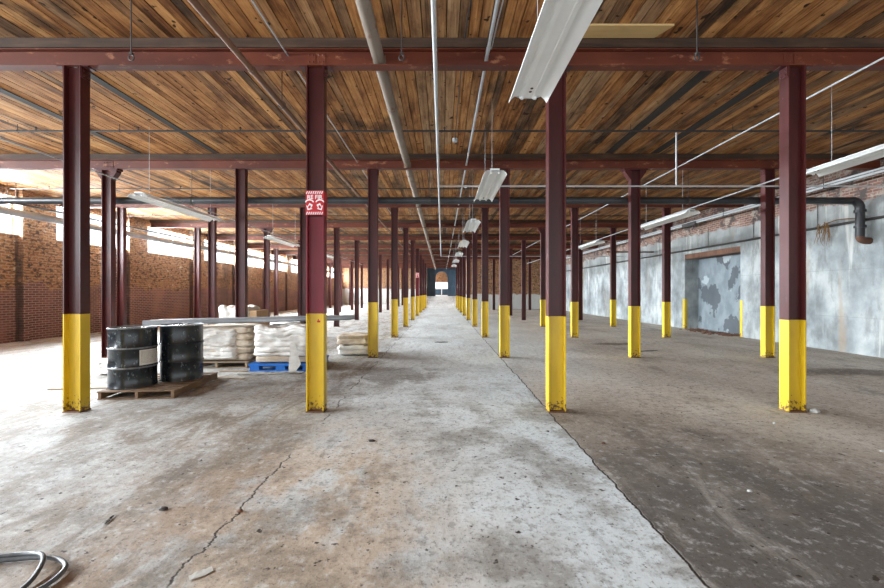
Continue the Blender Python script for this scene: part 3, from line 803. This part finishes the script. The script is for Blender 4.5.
# ------------------------------------------------------------------ fluorescent fixtures
def reflector_bm(L, W):
    h = W / 2
    top = [(-h, .02), (-h + .022, .055), (-h + .055, .082), (-.085, .088), (-.078, .062), (-.045, .058), (-.04, .07), (.04, .07), (.045, .058), (.078, .062), (.085, .088), (h - .055, .082), (h - .022, .055), (h, .02)]
    low = [(u * .985, v - .004) for u, v in top]
    b = BM(); prism(b, top + low[::-1], lambda u, v, t: (u, t, v), 0, L); return b
def ridge_bm(L):
    b = BM(); box(b, (-.07, .02, .09), (.07, L - .02, .118)); return b
_fx = {}
def fixture(x, yn, z, L, label, tilt=0.0):
    W = .37
    t = thing('fluorescent_fixture', label, 'light fixture', (x, yn, z), 0, 'white fluorescent fixtures')
    k = L
    if k not in _fx:
        q = {}
        q['reflector'] = mesh_of('reflector', reflector_bm(L, W), M['white_metal'], True)
        q['housing'] = mesh_of('housing', ridge_bm(L), M['white_metal'])
        b = BM(); box(b, (-.012, .0, .035), (.012, .025, .062)); q['socket'] = mesh_of('socket', b, M['white_metal'])
        b = BM(); tube(b, [(0, 0, .118), (0, 0, CEIL - .003 - z)], .0032, 6); q[('rod', z)] = mesh_of('hanger_rod', b, M['galv'])
        b = BM(); lathe(b, [(0, -.004), (.014, -.004), (.014, 0), (0, 0)], 10); q['knock'] = mesh_of('knockout', b, M['iron'])
        _fx[k] = q
    q = _fx[k]
    if ('rod', z) not in q:
        b = BM(); tube(b, [(0, 0, .118), (0, 0, CEIL - .003 - z)], .0032, 6); q[('rod', z)] = mesh_of('hanger_rod', b, M['galv'])
    obj('reflector', q['reflector'], t); obj('housing', q['housing'], t)
    for sx in (-.062, .062):
        for yy in (.02, L - .05): obj('socket', q['socket'], t, (sx, yy, 0))
    for yy in ((.3, L - .3) if L == 2.6 else (.4, L - .4)): obj('hanger_rod', q[('rod', z)], t, (0, yy, 0))
    for yy in (L - .12, L - .18): obj('knockout', q['knock'], t, (0, yy, .066))
    return t
for i in range(7):
    fixture(.83, 1.95 + 4.17 * i, 3.34, 1.86, ['big white ribbed lamp fixture overhead in front of the first beam', 'white ribbed lamp fixture hanging over the aisle beside the second beam', 'white ribbed aisle lamp fixture, third one back', 'white ribbed aisle lamp fixture, fourth one back', 'white ribbed aisle lamp fixture, fifth one back', 'white ribbed aisle lamp fixture, sixth one back', 'white ribbed aisle lamp fixture, seventh one back'][i])
for i in range(3):
    fixture(-5.66, 7.3 + 5.55 * i, 3.28, 2.6, ['long pale lamp fixture above the black drums, first toward the brick wall', 'long pale lamp fixture, second one back on the brick wall side', 'long pale lamp fixture, third one back on the brick wall side'][i])
for i in range(3):
    fixture(6.0, 3.9 + 5.5 * i, 3.4, 2.55, ['long white lamp fixture cut by the frame beside the concrete wall', 'long white lamp fixture before the walled up opening', 'long white lamp fixture far back on the concrete wall side'][i])
pipe('conduit', 'thin conduit strung above the lamp fixtures on the brick wall side', [(-5.50, 3.0, 3.44), (-5.50, 27, 3.44)], .012, 'galv', seg=8)
pipe('conduit', 'thin conduit strung above the lamp fixtures on the concrete wall side', [(5.84, 6.3, 3.50), (5.84, 27, 3.50)], .012, 'galv', seg=8)

# ------------------------------------------------------------------ drums on their pallet
PAL = Matrix.Translation((-4.41, 6.24, 0)) @ Matrix.Rotation(.085, 4, 'Z')
def wood_pallet(name, label, loc, rz, w, d, h=.12, m='pallet'):
    t = thing(name, label, 'pallet', (loc[0], loc[1], .0008), rz)
    for y in (-d/2, -.05, d/2 - .09):
        pass
    for x in (-w/2, -.02, w/2 - .04):
        b = BM(); box(b, (x, -d/2 + .005, .014), (x + .04, d/2 - .005, h - .018)); part('stringer', b, M[m], t)
    n = 8
    for i in range(n):
        y = -d/2 + i * (d - .11) / (n - 1)
        b = BM(); box(b, (-w/2 - .012, y, h - .017), (w/2 + .012, y + .11 - (i % 3) * .012, h)); part('deck_board', b, M[m], t)
    for y in (-d/2, -.05, d/2 - .1):
        b = BM(); box(b, (-w/2 - .01, y, 0), (w/2 + .01, y + .1, .013)); part('bottom_board', b, M[m], t)
    return t
wood_pallet('wood_pallet', 'worn brown wooden pallet under the two black drums', (-4.41, 6.24), .085, 1.02, 1.30)

def drum_meshes():
    R = .298
    prof = [(0, .012), (R - .012, .012), (R - .002, .0), (R + .004, .004), (R + .004, .018), (R, .024)]
    for zc in (.30, .585):
        prof += [(R, zc - .026), (R + .005, zc - .016), (R + .007, zc - .011)]
        prof += [(R + .007, zc + .011), (R + .005, zc + .016), (R, zc + .026)]
    prof += [(R, .862), (R + .001, .868)]
    body = lathe(BM(), prof, 56)
    hoops = []
    for zc in (.30, .585):
        hoops.append(lathe(BM(), [(R + .0075, zc - .012), (R + .012, zc - .006), (R + .0135, zc), (R + .012, zc + .006), (R + .0075, zc + .012)], 56))
    rim = lathe(BM(), [(R + .001, .866), (R + .009, .869), (R + .010, .877), (R + .004, .884), (R - .008, .884), (R - .012, .877), (R - .012, .862)], 56)
    lid = lathe(BM(), [(R - .012, .862), (R - .05, .860), (R - .06, .866), (0, .866)], 56)
    lathe_b = BM(); lathe(lathe_b, [(0, .878), (.028, .878), (.032, .867)], 16)
    return body, hoops, rim, lid, lathe_b
def drum(label, x, y, rot, paper):
    t = thing('steel_drum', label, 'drum', (x, y, .1215), rot, 'black drums on the pallet')
    body, hoops, rim, lid, bung = drum_meshes()
    part('body', body, M['drum'], t, True)
    for h in hoops: part('rolling_hoop', h, M['drum_edge'] if paper else M['drum'], t, True)
    part('rim', rim, M['drum_edge'], t, True); l = part('lid', lid, M['drum'], t, True)
    for v in bung.verts: v.co.x += .19
    part('bung', bung, M['galv'], l, True)
    if paper:
        R = .2995
        d = Vector((-x, -y)).normalized(); rt = Vector((-d.y, d.x))
        a0 = math.atan2(d.y, d.x) - rot
        b = BM(); n = 12; lo, hi = a0 + math.radians(14), a0 + math.radians(72)
        vs = []
        for i in range(n + 1):
            a = lo + (hi - lo) * i / n
            vs.append([b.verts.new((q * math.cos(a), q * math.sin(a), z)) for q, z in ((R, .33), (R, .555), (R + .001, .555), (R + .001, .33))])
        for i in range(n):
            for j in range(4): b.faces.new((vs[i][j], vs[i+1][j], vs[i+1][(j+1) % 4], vs[i][(j+1) % 4]))
        b.faces.new(vs[0]); b.faces.new(vs[-1][::-1])
        lb = part('paper_label', b, M['paper'], t, True, label='creased white paper label')
        b = BM(); R2 = R + .0013
        rl = random.Random(5)
        for zz in (.53, .516, .502, .488, .474, .46, .446, .432, .418, .404, .39, .376, .362):
            a = lo + .05
            while a < hi - .12:
                e = min(a + rl.uniform(.08, .3), hi - .05); hgt = .0028
                k = 4
                for j in range(k):
                    q0, q1 = a + (e - a) * j / k, a + (e - a) * (j + 1) / k
                    b.faces.new([b.verts.new((R2 * math.cos(q), R2 * math.sin(q), z)) for q, z in ((q0, zz), (q1, zz), (q1, zz + hgt), (q0, zz + hgt))])
                a = e + .02
        part('lettering', b, M['ink'], lb)
drum('black steel drum with a white paper label on front of pallet', -4.66, 5.93, .4, True)
drum('plain black steel drum without a label behind the labelled one', -4.25, 6.425, 1.9, False)

# ------------------------------------------------------------------ wrapped loads
def lumpy(cx, cy, z0, w, d, h, seed, n=44, amp=.05, layers=5, top_amp=.06, rnd=.14):
    """a rounded block whose skin is creased in layers, sitting on z0"""
    b = BM(); bmesh.ops.create_cube(b, size=2.0); bmesh.ops.subdivide_edges(b, edges=b.edges[:], cuts=n, use_grid_fill=True)
    off = Vector((seed * 3.7, seed * 1.3, seed * 2.1))
    for v in b.verts:
        p = v.co.copy()
        q = Vector((p.x * w / 2, p.y * d / 2, (p.z + 1) / 2 * h))
        # round the box
        ext = Vector((w/2 - rnd, d/2 - rnd, h/2 - rnd * .6)); c = Vector((0, 0, h/2)); r = q - c
        core = Vector((max(-ext.x, min(ext.x, r.x)), max(-ext.y, min(ext.y, r.y)), max(-ext.z, min(ext.z, r.z))))
        dv = r - core
        if dv.length > 1e-6: r = core + Vector((dv.normalized().x * rnd, dv.normalized().y * rnd, dv.normalized().z * rnd * .6)) * min(1, dv.length / rnd * 1.15 if dv.length < rnd else 1)
        q = c + r
        nrm = Vector((r.x / (w/2), r.y / (d/2), 0)); nl = max(nrm.length, 1e-3); nrm /= nl
        side = min(1, nl)
        f = q.z / h * layers + .35 * noise.noise(Vector((q.x * 2.2, q.y * 2.2, seed)))
        ridge = abs(math.sin(PI * f)) ** .6
        q += nrm * side * (amp * .7 * (ridge - .6) + amp * 1.1 * noise.fractal(Vector((q.x * 2.6, q.y * 2.6, q.z * 6.5)) + off, .9, 2.1, 5))
        if q.z > h * .6: q.z += top_amp * noise.fractal(Vector((q.x * 2.6, q.y * 2.6, 0)) + off, 1.0, 2.0, 4)
        if q.z < .04: q.z = max(q.z, 0.0)
        v.co = Vector((q.x + cx, q.y + cy, z0 + max(0, q.z)))
    return b
# front load on the blue pallet
t = thing('plastic_pallet', 'blue plastic pallet under the white wrapped load by the fire sign column', 'pallet', (-3.11, 8.12, .0008))
b = BM(); box(b, (-.62, -.55, .105), (.62, .55, .145)); part('deck', b, M['blue'], t)
for x in (-.60, -.1, .42):
    for y in (-.54, -.08, .38):
        b = BM(); prism(b, [(x, y), (x + .18, y), (x + .18, y + .16), (x, y + .16)], lambda u, v, s: (u, v, s), .024, .105); part('foot', b, M['blue'], t)
for y in (-.54, -.08, .38): b = BM(); box(b, (-.61, y, 0), (.61, y + .16, .024)); part('runner', b, M['blue'], t)
t = thing('wrapped_load', 'tall white film wrapped load standing on the blue pallet', 'load', (-3.11, 8.12, .1475))
part('film_wrap', lumpy(0, 0, .10, 1.12, 1.0, .62, 2, amp=.03, layers=6, top_amp=.06), M['film'], t, True)
part('sack', lumpy(0, 0, .0, 1.06, .96, .14, 5, 22, amp=.02, layers=1, top_amp=.015, rnd=.06), M['sack'], t, True)
b = BM()
prism(b, [(.20, .42), (.28, .45), (.40, .02), (.30, -.12), (.16, -.12)], lambda u, v, s: (u, s + .06 * (.45 - v), v - .02), -.60, -.592)
part('torn_film', b, M['film'], t, label='torn strip of film hanging down')
b = BM(); g = []
for i in range(22):
    row = []
    for j in range(7):
        u = -.75 + i * .058; vv = -.86 + j * .035
        row.append(b.verts.new((u, vv + .06 * math.sin(u * 4), -.1445 + .004 + .035 * abs(noise.noise(Vector((u * 5, vv * 9, 2)))))))
    g.append(row)
for i in range(21):
    for j in range(6): b.faces.new((g[i][j], g[i+1][j], g[i+1][j+1], g[i][j+1]))
bmesh.ops.solidify(b, geom=b.faces[:], thickness=.003)
o = part('film_sheet', b, M['film'], None, True, loc=(-3.11, 8.12, .148)); tag(o, 'crumpled white film lying on the floor before the blue pallet', 'film', None, 'thing')
# second load, on a wooden pallet
wood_pallet('wood_pallet', 'splintered wooden pallet under the sack stack behind the drums', (-4.55, 8.42), .05, 1.2, 1.10, .13, 'plywood')
t = thing('sack_stack', 'stack of pale sacks in torn white film behind the drums', 'load', (-4.55, 8.42, .1315), .05)
zz = 0.0
for i in range(5):
    hh = .135
    part('sack', lumpy(.06 + random.uniform(-.04, .04), random.uniform(-.03, .03), zz, 1.12, .96, hh + .03, 11 + i, 22, amp=.04, layers=1, top_amp=.02, rnd=.08), M['sack'], t, True); zz += hh
part('film_wrap', lumpy(-.10, -.03, .02, .98, 1.04, .66, 31, amp=.045, layers=7, top_amp=.035), M['film'], t, True)
# low pile right of the column
for i, (x, y, z, w, d, h, lab) in enumerate(((-2.14, 9.75, 0, .78, .62, .25, 'bottom sack of the low slumped pile beside the aisle column'), (-2.17, 9.76, .24, .74, .56, .27, 'top sack of the low slumped pile beside the aisle column'))):
    t = part('slumped_sack', lumpy(0, 0, 0, w, d, h, 41 + i, 26, amp=.04, layers=2, top_amp=.04, rnd=.09), M['film'] if i == 0 else M['sack'], None, True, loc=(x, y, z + .001))
    tag(t, lab, 'sack', 'slumped sacks', 'thing')
t = thing('wrapped_load', 'far white bagged load with a brown carton side behind the long pipes', 'load', (-6.1, 12.1, .001))
part('bag', lumpy(-.12, 0, 0, .9, .9, 1.12, 61, 26, amp=.05, layers=3, top_amp=.08), M['film'], t, True)
b = BM(); box(b, (.2, -.4, 0), (.58, .4, .98)); part('carton', b, M['cardboard'], t)
t = part('plastic_bag', lumpy(0, 0, 0, .42, .3, .22, 71, 22, amp=.06, layers=2, top_amp=.09, rnd=.08), M['film'], None, True, loc=(-6.15, 7.35, .001))
tag(t, 'crumpled white plastic bag on the floor left of the drums', 'bag', None, 'thing')
# long pipes lying across the loads
A = Vector((-5.75, 7.62, .958)); B = Vector((-2.06, 8.92, .985)); D = (B - A).normalized(); Nn = Vector((-D.y, D.x, 0))
TOPZ = .985
for i, (s, e, off, lift, r) in enumerate(((0.0, 3.90, -.12, 0, .05), (.12, 3.75, .0, 0, .05), (.05, 4.0, .12, 0, .05), (.35, 3.6, .24, 0, .05))):
    a = A + D * s + Nn * off; c = A + D * e + Nn * off
    a.z = .935 + lift; c.z = .952 + lift
    lab = ['front pipe of the long grey pipes lying across the wrapped loads', 'middle pipe of the long grey pipes lying across the wrapped loads', 'third pipe from the front of the long grey pipes lying across the wrapped loads', 'rearmost short pipe of the long grey pipes lying across the loads'][i]
    o = part('long_pipe', hollow_tube(BM(), a, c, r, .006, 20), M['duct'], None, True); tag(o, lab, 'pipe', 'long pipes on the loads', 'thing')
# slats on the floor
for i, (x, y, rz, L, lab) in enumerate(((-4.0, 7.55, .1, .5, 'split pale slat on the floor between drums and blue pallet'), (-3.75, 6.95, -.18, .55, 'short pale slat on the floor before the blue pallet'), (-5.7, 6.2, .12, .9, 'long thin pale slat on the floor left of the drum pallet'))):
    b = BM(); box(b, (-L/2, -.03, 0), (L/2, .03, .016)); o = part('slat', b, M['plywood'], None, loc=(x, y, .001)); o.rotation_euler = (0, 0, rz); tag(o, lab, 'slat', 'loose slats', 'thing')

# ------------------------------------------------------------------ floor litter
def chunk(x, y, s, seed, label, m='stone', flat=.5, name='concrete_chunk', cat='stone'):
    b = BM(); bmesh.ops.create_icosphere(b, subdivisions=3, radius=1.0)
    for v in b.verts:
        v.co *= 1 + .35 * noise.noise(v.co * 1.4 + Vector((seed, 0, 0))) + .12 * noise.noise(v.co * 4 + Vector((seed, 3, 0)))
        v.co = Vector((v.co.x * s, v.co.y * s * .7, max(0, (v.co.z + .6) * s * flat)))
    o = part(name, b, M[m], None, True, loc=(x, y, .001)); tag(o, label, cat, 'floor litter', 'thing')
chunk(4.72, 4.98, .06, 1, 'pale concrete chunk at the foot of the column by the concrete wall')
chunk(4.2, 3.75, .022, 2, 'tiny pale stone on the dark floor before the right hand column')
chunk(3.85, 4.55, .02, 3, 'small pale crumb left of the right hand column foot')
chunk(-1.40, 2.72, .020, 4, 'small dark clod by the crack in the floor', 'rusty')
chunk(-1.95, 2.75, .026, 5, 'dark clod on the pale floor right of the hose loop', 'iron')
chunk(-.72, 4.02, .035, 6, 'dark flattened clod on the stained aisle floor', 'iron', .25)
chunk(2.35, 3.0, .018, 7, 'tiny light stone on the dark slab near the crack')
chunk(1.62, 3.95, .02, 8, 'rusty crumb just past the aisle crack', 'rusty')
def scrap(x, y, rz, w, d, label, m, seed):
    b = BM(); g = []
    for i in range(9):
        g.append([b.verts.new(((i/8 - .5) * w, (j/4 - .5) * d * (1 - .35 * abs(i/4 - 1)), .003 + .012 * abs(noise.noise(Vector((i * .6, j * .7, seed)))))) for j in range(5)])
    for i in range(8):
        for j in range(4): b.faces.new((g[i][j], g[i+1][j], g[i+1][j+1], g[i][j+1]))
    bmesh.ops.solidify(b, geom=b.faces[:], thickness=.0025)
    o = part('scrap', b, M[m], None, True, loc=(x, y, .001)); o.rotation_euler = (0, 0, rz); tag(o, label, 'scrap', 'floor litter', 'thing')
scrap(-1.30, 2.12, .7, .11, .06, 'curled grey paper scrap on the ochre floor near the camera', 'paper', 1)
scrap(-2.22, 2.62, 1.8, .10, .02, 'dark splinter standing out on the pale floor above the hose', 'iron', 2)
scrap(-.02, 12.0, .2, .42, .2, 'dark flat scrap on the aisle floor far back', 'iron', 3)
scrap(5.35, 10.2, .3, .6, .12, 'dark flat strip on the floor before the walled up opening', 'iron', 4)
# rubble along the threshold: nobody could count it
b = BM(); rr = random.Random(9)
for i in range(240):
    x, y, s = XR + rr.gauss(-.05, .22), rr.uniform(13.6, 16.2), rr.uniform(.015, .05)
    if x > XR + .5: continue
    box(b, (-s, -s, 0), (s, s, s * .8), Matrix.Translation((x, y, .001)) @ Matrix.Rotation(rr.uniform(0, 3), 4, 'Z'))
tag(part('rubble', b, M['rusty']), 'red brown rubble strewn over the threshold of the walled up opening', 'rubble', None, 'stuff')
# hose loop in the corner
t = thing('hose', 'grey rubber hose looped on the floor at the near corner', 'hose', (0, 0, 0))
b = BM()
def smooth(pts, n=8):
    P = [Vector(p) for p in pts]; out = []
    for i in range(len(P) - 1):
        p0, p1, p2, p3 = P[max(i-1, 0)], P[i], P[i+1], P[min(i+2, len(P)-1)]
        for j in range(n):
            s = j / n
            out.append(.5 * ((2*p1) + (p2-p0)*s + (2*p0-5*p1+4*p2-p3)*s*s + (3*p1-p0-3*p2+p3)*s**3))
    out.append(P[-1]); return out
tube(b, smooth([(-3.1, 2.02, .014), (-2.75, 2.13, .014), (-2.45, 2.21, .016), (-2.22, 2.225, .02), (-2.07, 2.16, .022), (-2.03, 2.06, .018), (-2.06, 1.95, .014), (-2.16, 1.75, .014), (-2.3, 1.5, .014)]), .0125, 10)
tube(b, smooth([(-3.1, 2.06, .04), (-2.7, 2.17, .036), (-2.42, 2.235, .030), (-2.25, 2.21, .044), (-2.16, 2.10, .03), (-2.13, 1.98, .016), (-2.18, 1.85, .016), (-2.34, 1.6, .014)]), .0125, 10)
part('loop', b, M['hose'], t, True)

# ------------------------------------------------------------------ daylight
w = bpy.data.worlds.new('World'); SC.world = w; w.use_nodes = True
bg = w.node_tree.nodes['Background']; bg.inputs[0].default_value = (.84, .92, 1.0, 1); bg.inputs[1].default_value = 1.25
for i, (a, b_) in enumerate(WIN):
    la = bpy.data.lights.new('window_daylight', 'AREA'); la.shape = 'RECTANGLE'; la.size = b_ - a; la.size_y = HEAD - SILL
    la.energy = 1150 if i >= 4 else (900 if i == 3 else 760); la.spread = math.radians(125); la.color = (.84, .93, 1.0)
    lo = link(bpy.data.objects.new('window_daylight', la)); lo.location = (XL - .5, (a + b_) / 2, (SILL + HEAD) / 2 + .1)
    d = Vector((1, 0, -.28)); lo.rotation_euler = d.to_track_quat('-Z', 'Y').to_euler()
for nm, sx, sy, e, loc, rot in (('end_daylight', 2.0, 1.0, 130, (-.05, VY + .6, 2.6), (-PI/2, 0, 0)), ('side_fill', 3.0, 2.4, 380, (-5.3, (YF + VY) / 2 + .6, 2.8), (0, -PI/2, 0))):  # the side light is an added fill that brightens the back room
    la = bpy.data.lights.new(nm, 'AREA'); la.shape = 'RECTANGLE'; la.size = sx; la.size_y = sy; la.energy = e
    lo = link(bpy.data.objects.new(nm, la)); lo.location = loc; lo.rotation_euler = rot

# ------------------------------------------------------------------ camera
cam = bpy.data.cameras.new('camera'); co = link(bpy.data.objects.new('camera', cam))
cam.sensor_width = 36; cam.lens = 393 / 884 * 36; cam.shift_y = -1.5 / 884; cam.clip_end = 300
co.location = (0, 0, H); co.rotation_euler = (PI/2, 0, 0)
SC.camera = co
SC.view_settings.view_transform = 'Standard'; SC.view_settings.look = 'None'
SC.view_settings.gamma = 1.0; SC.view_settings.exposure = 1.2; SC.view_settings.use_curve_mapping = False
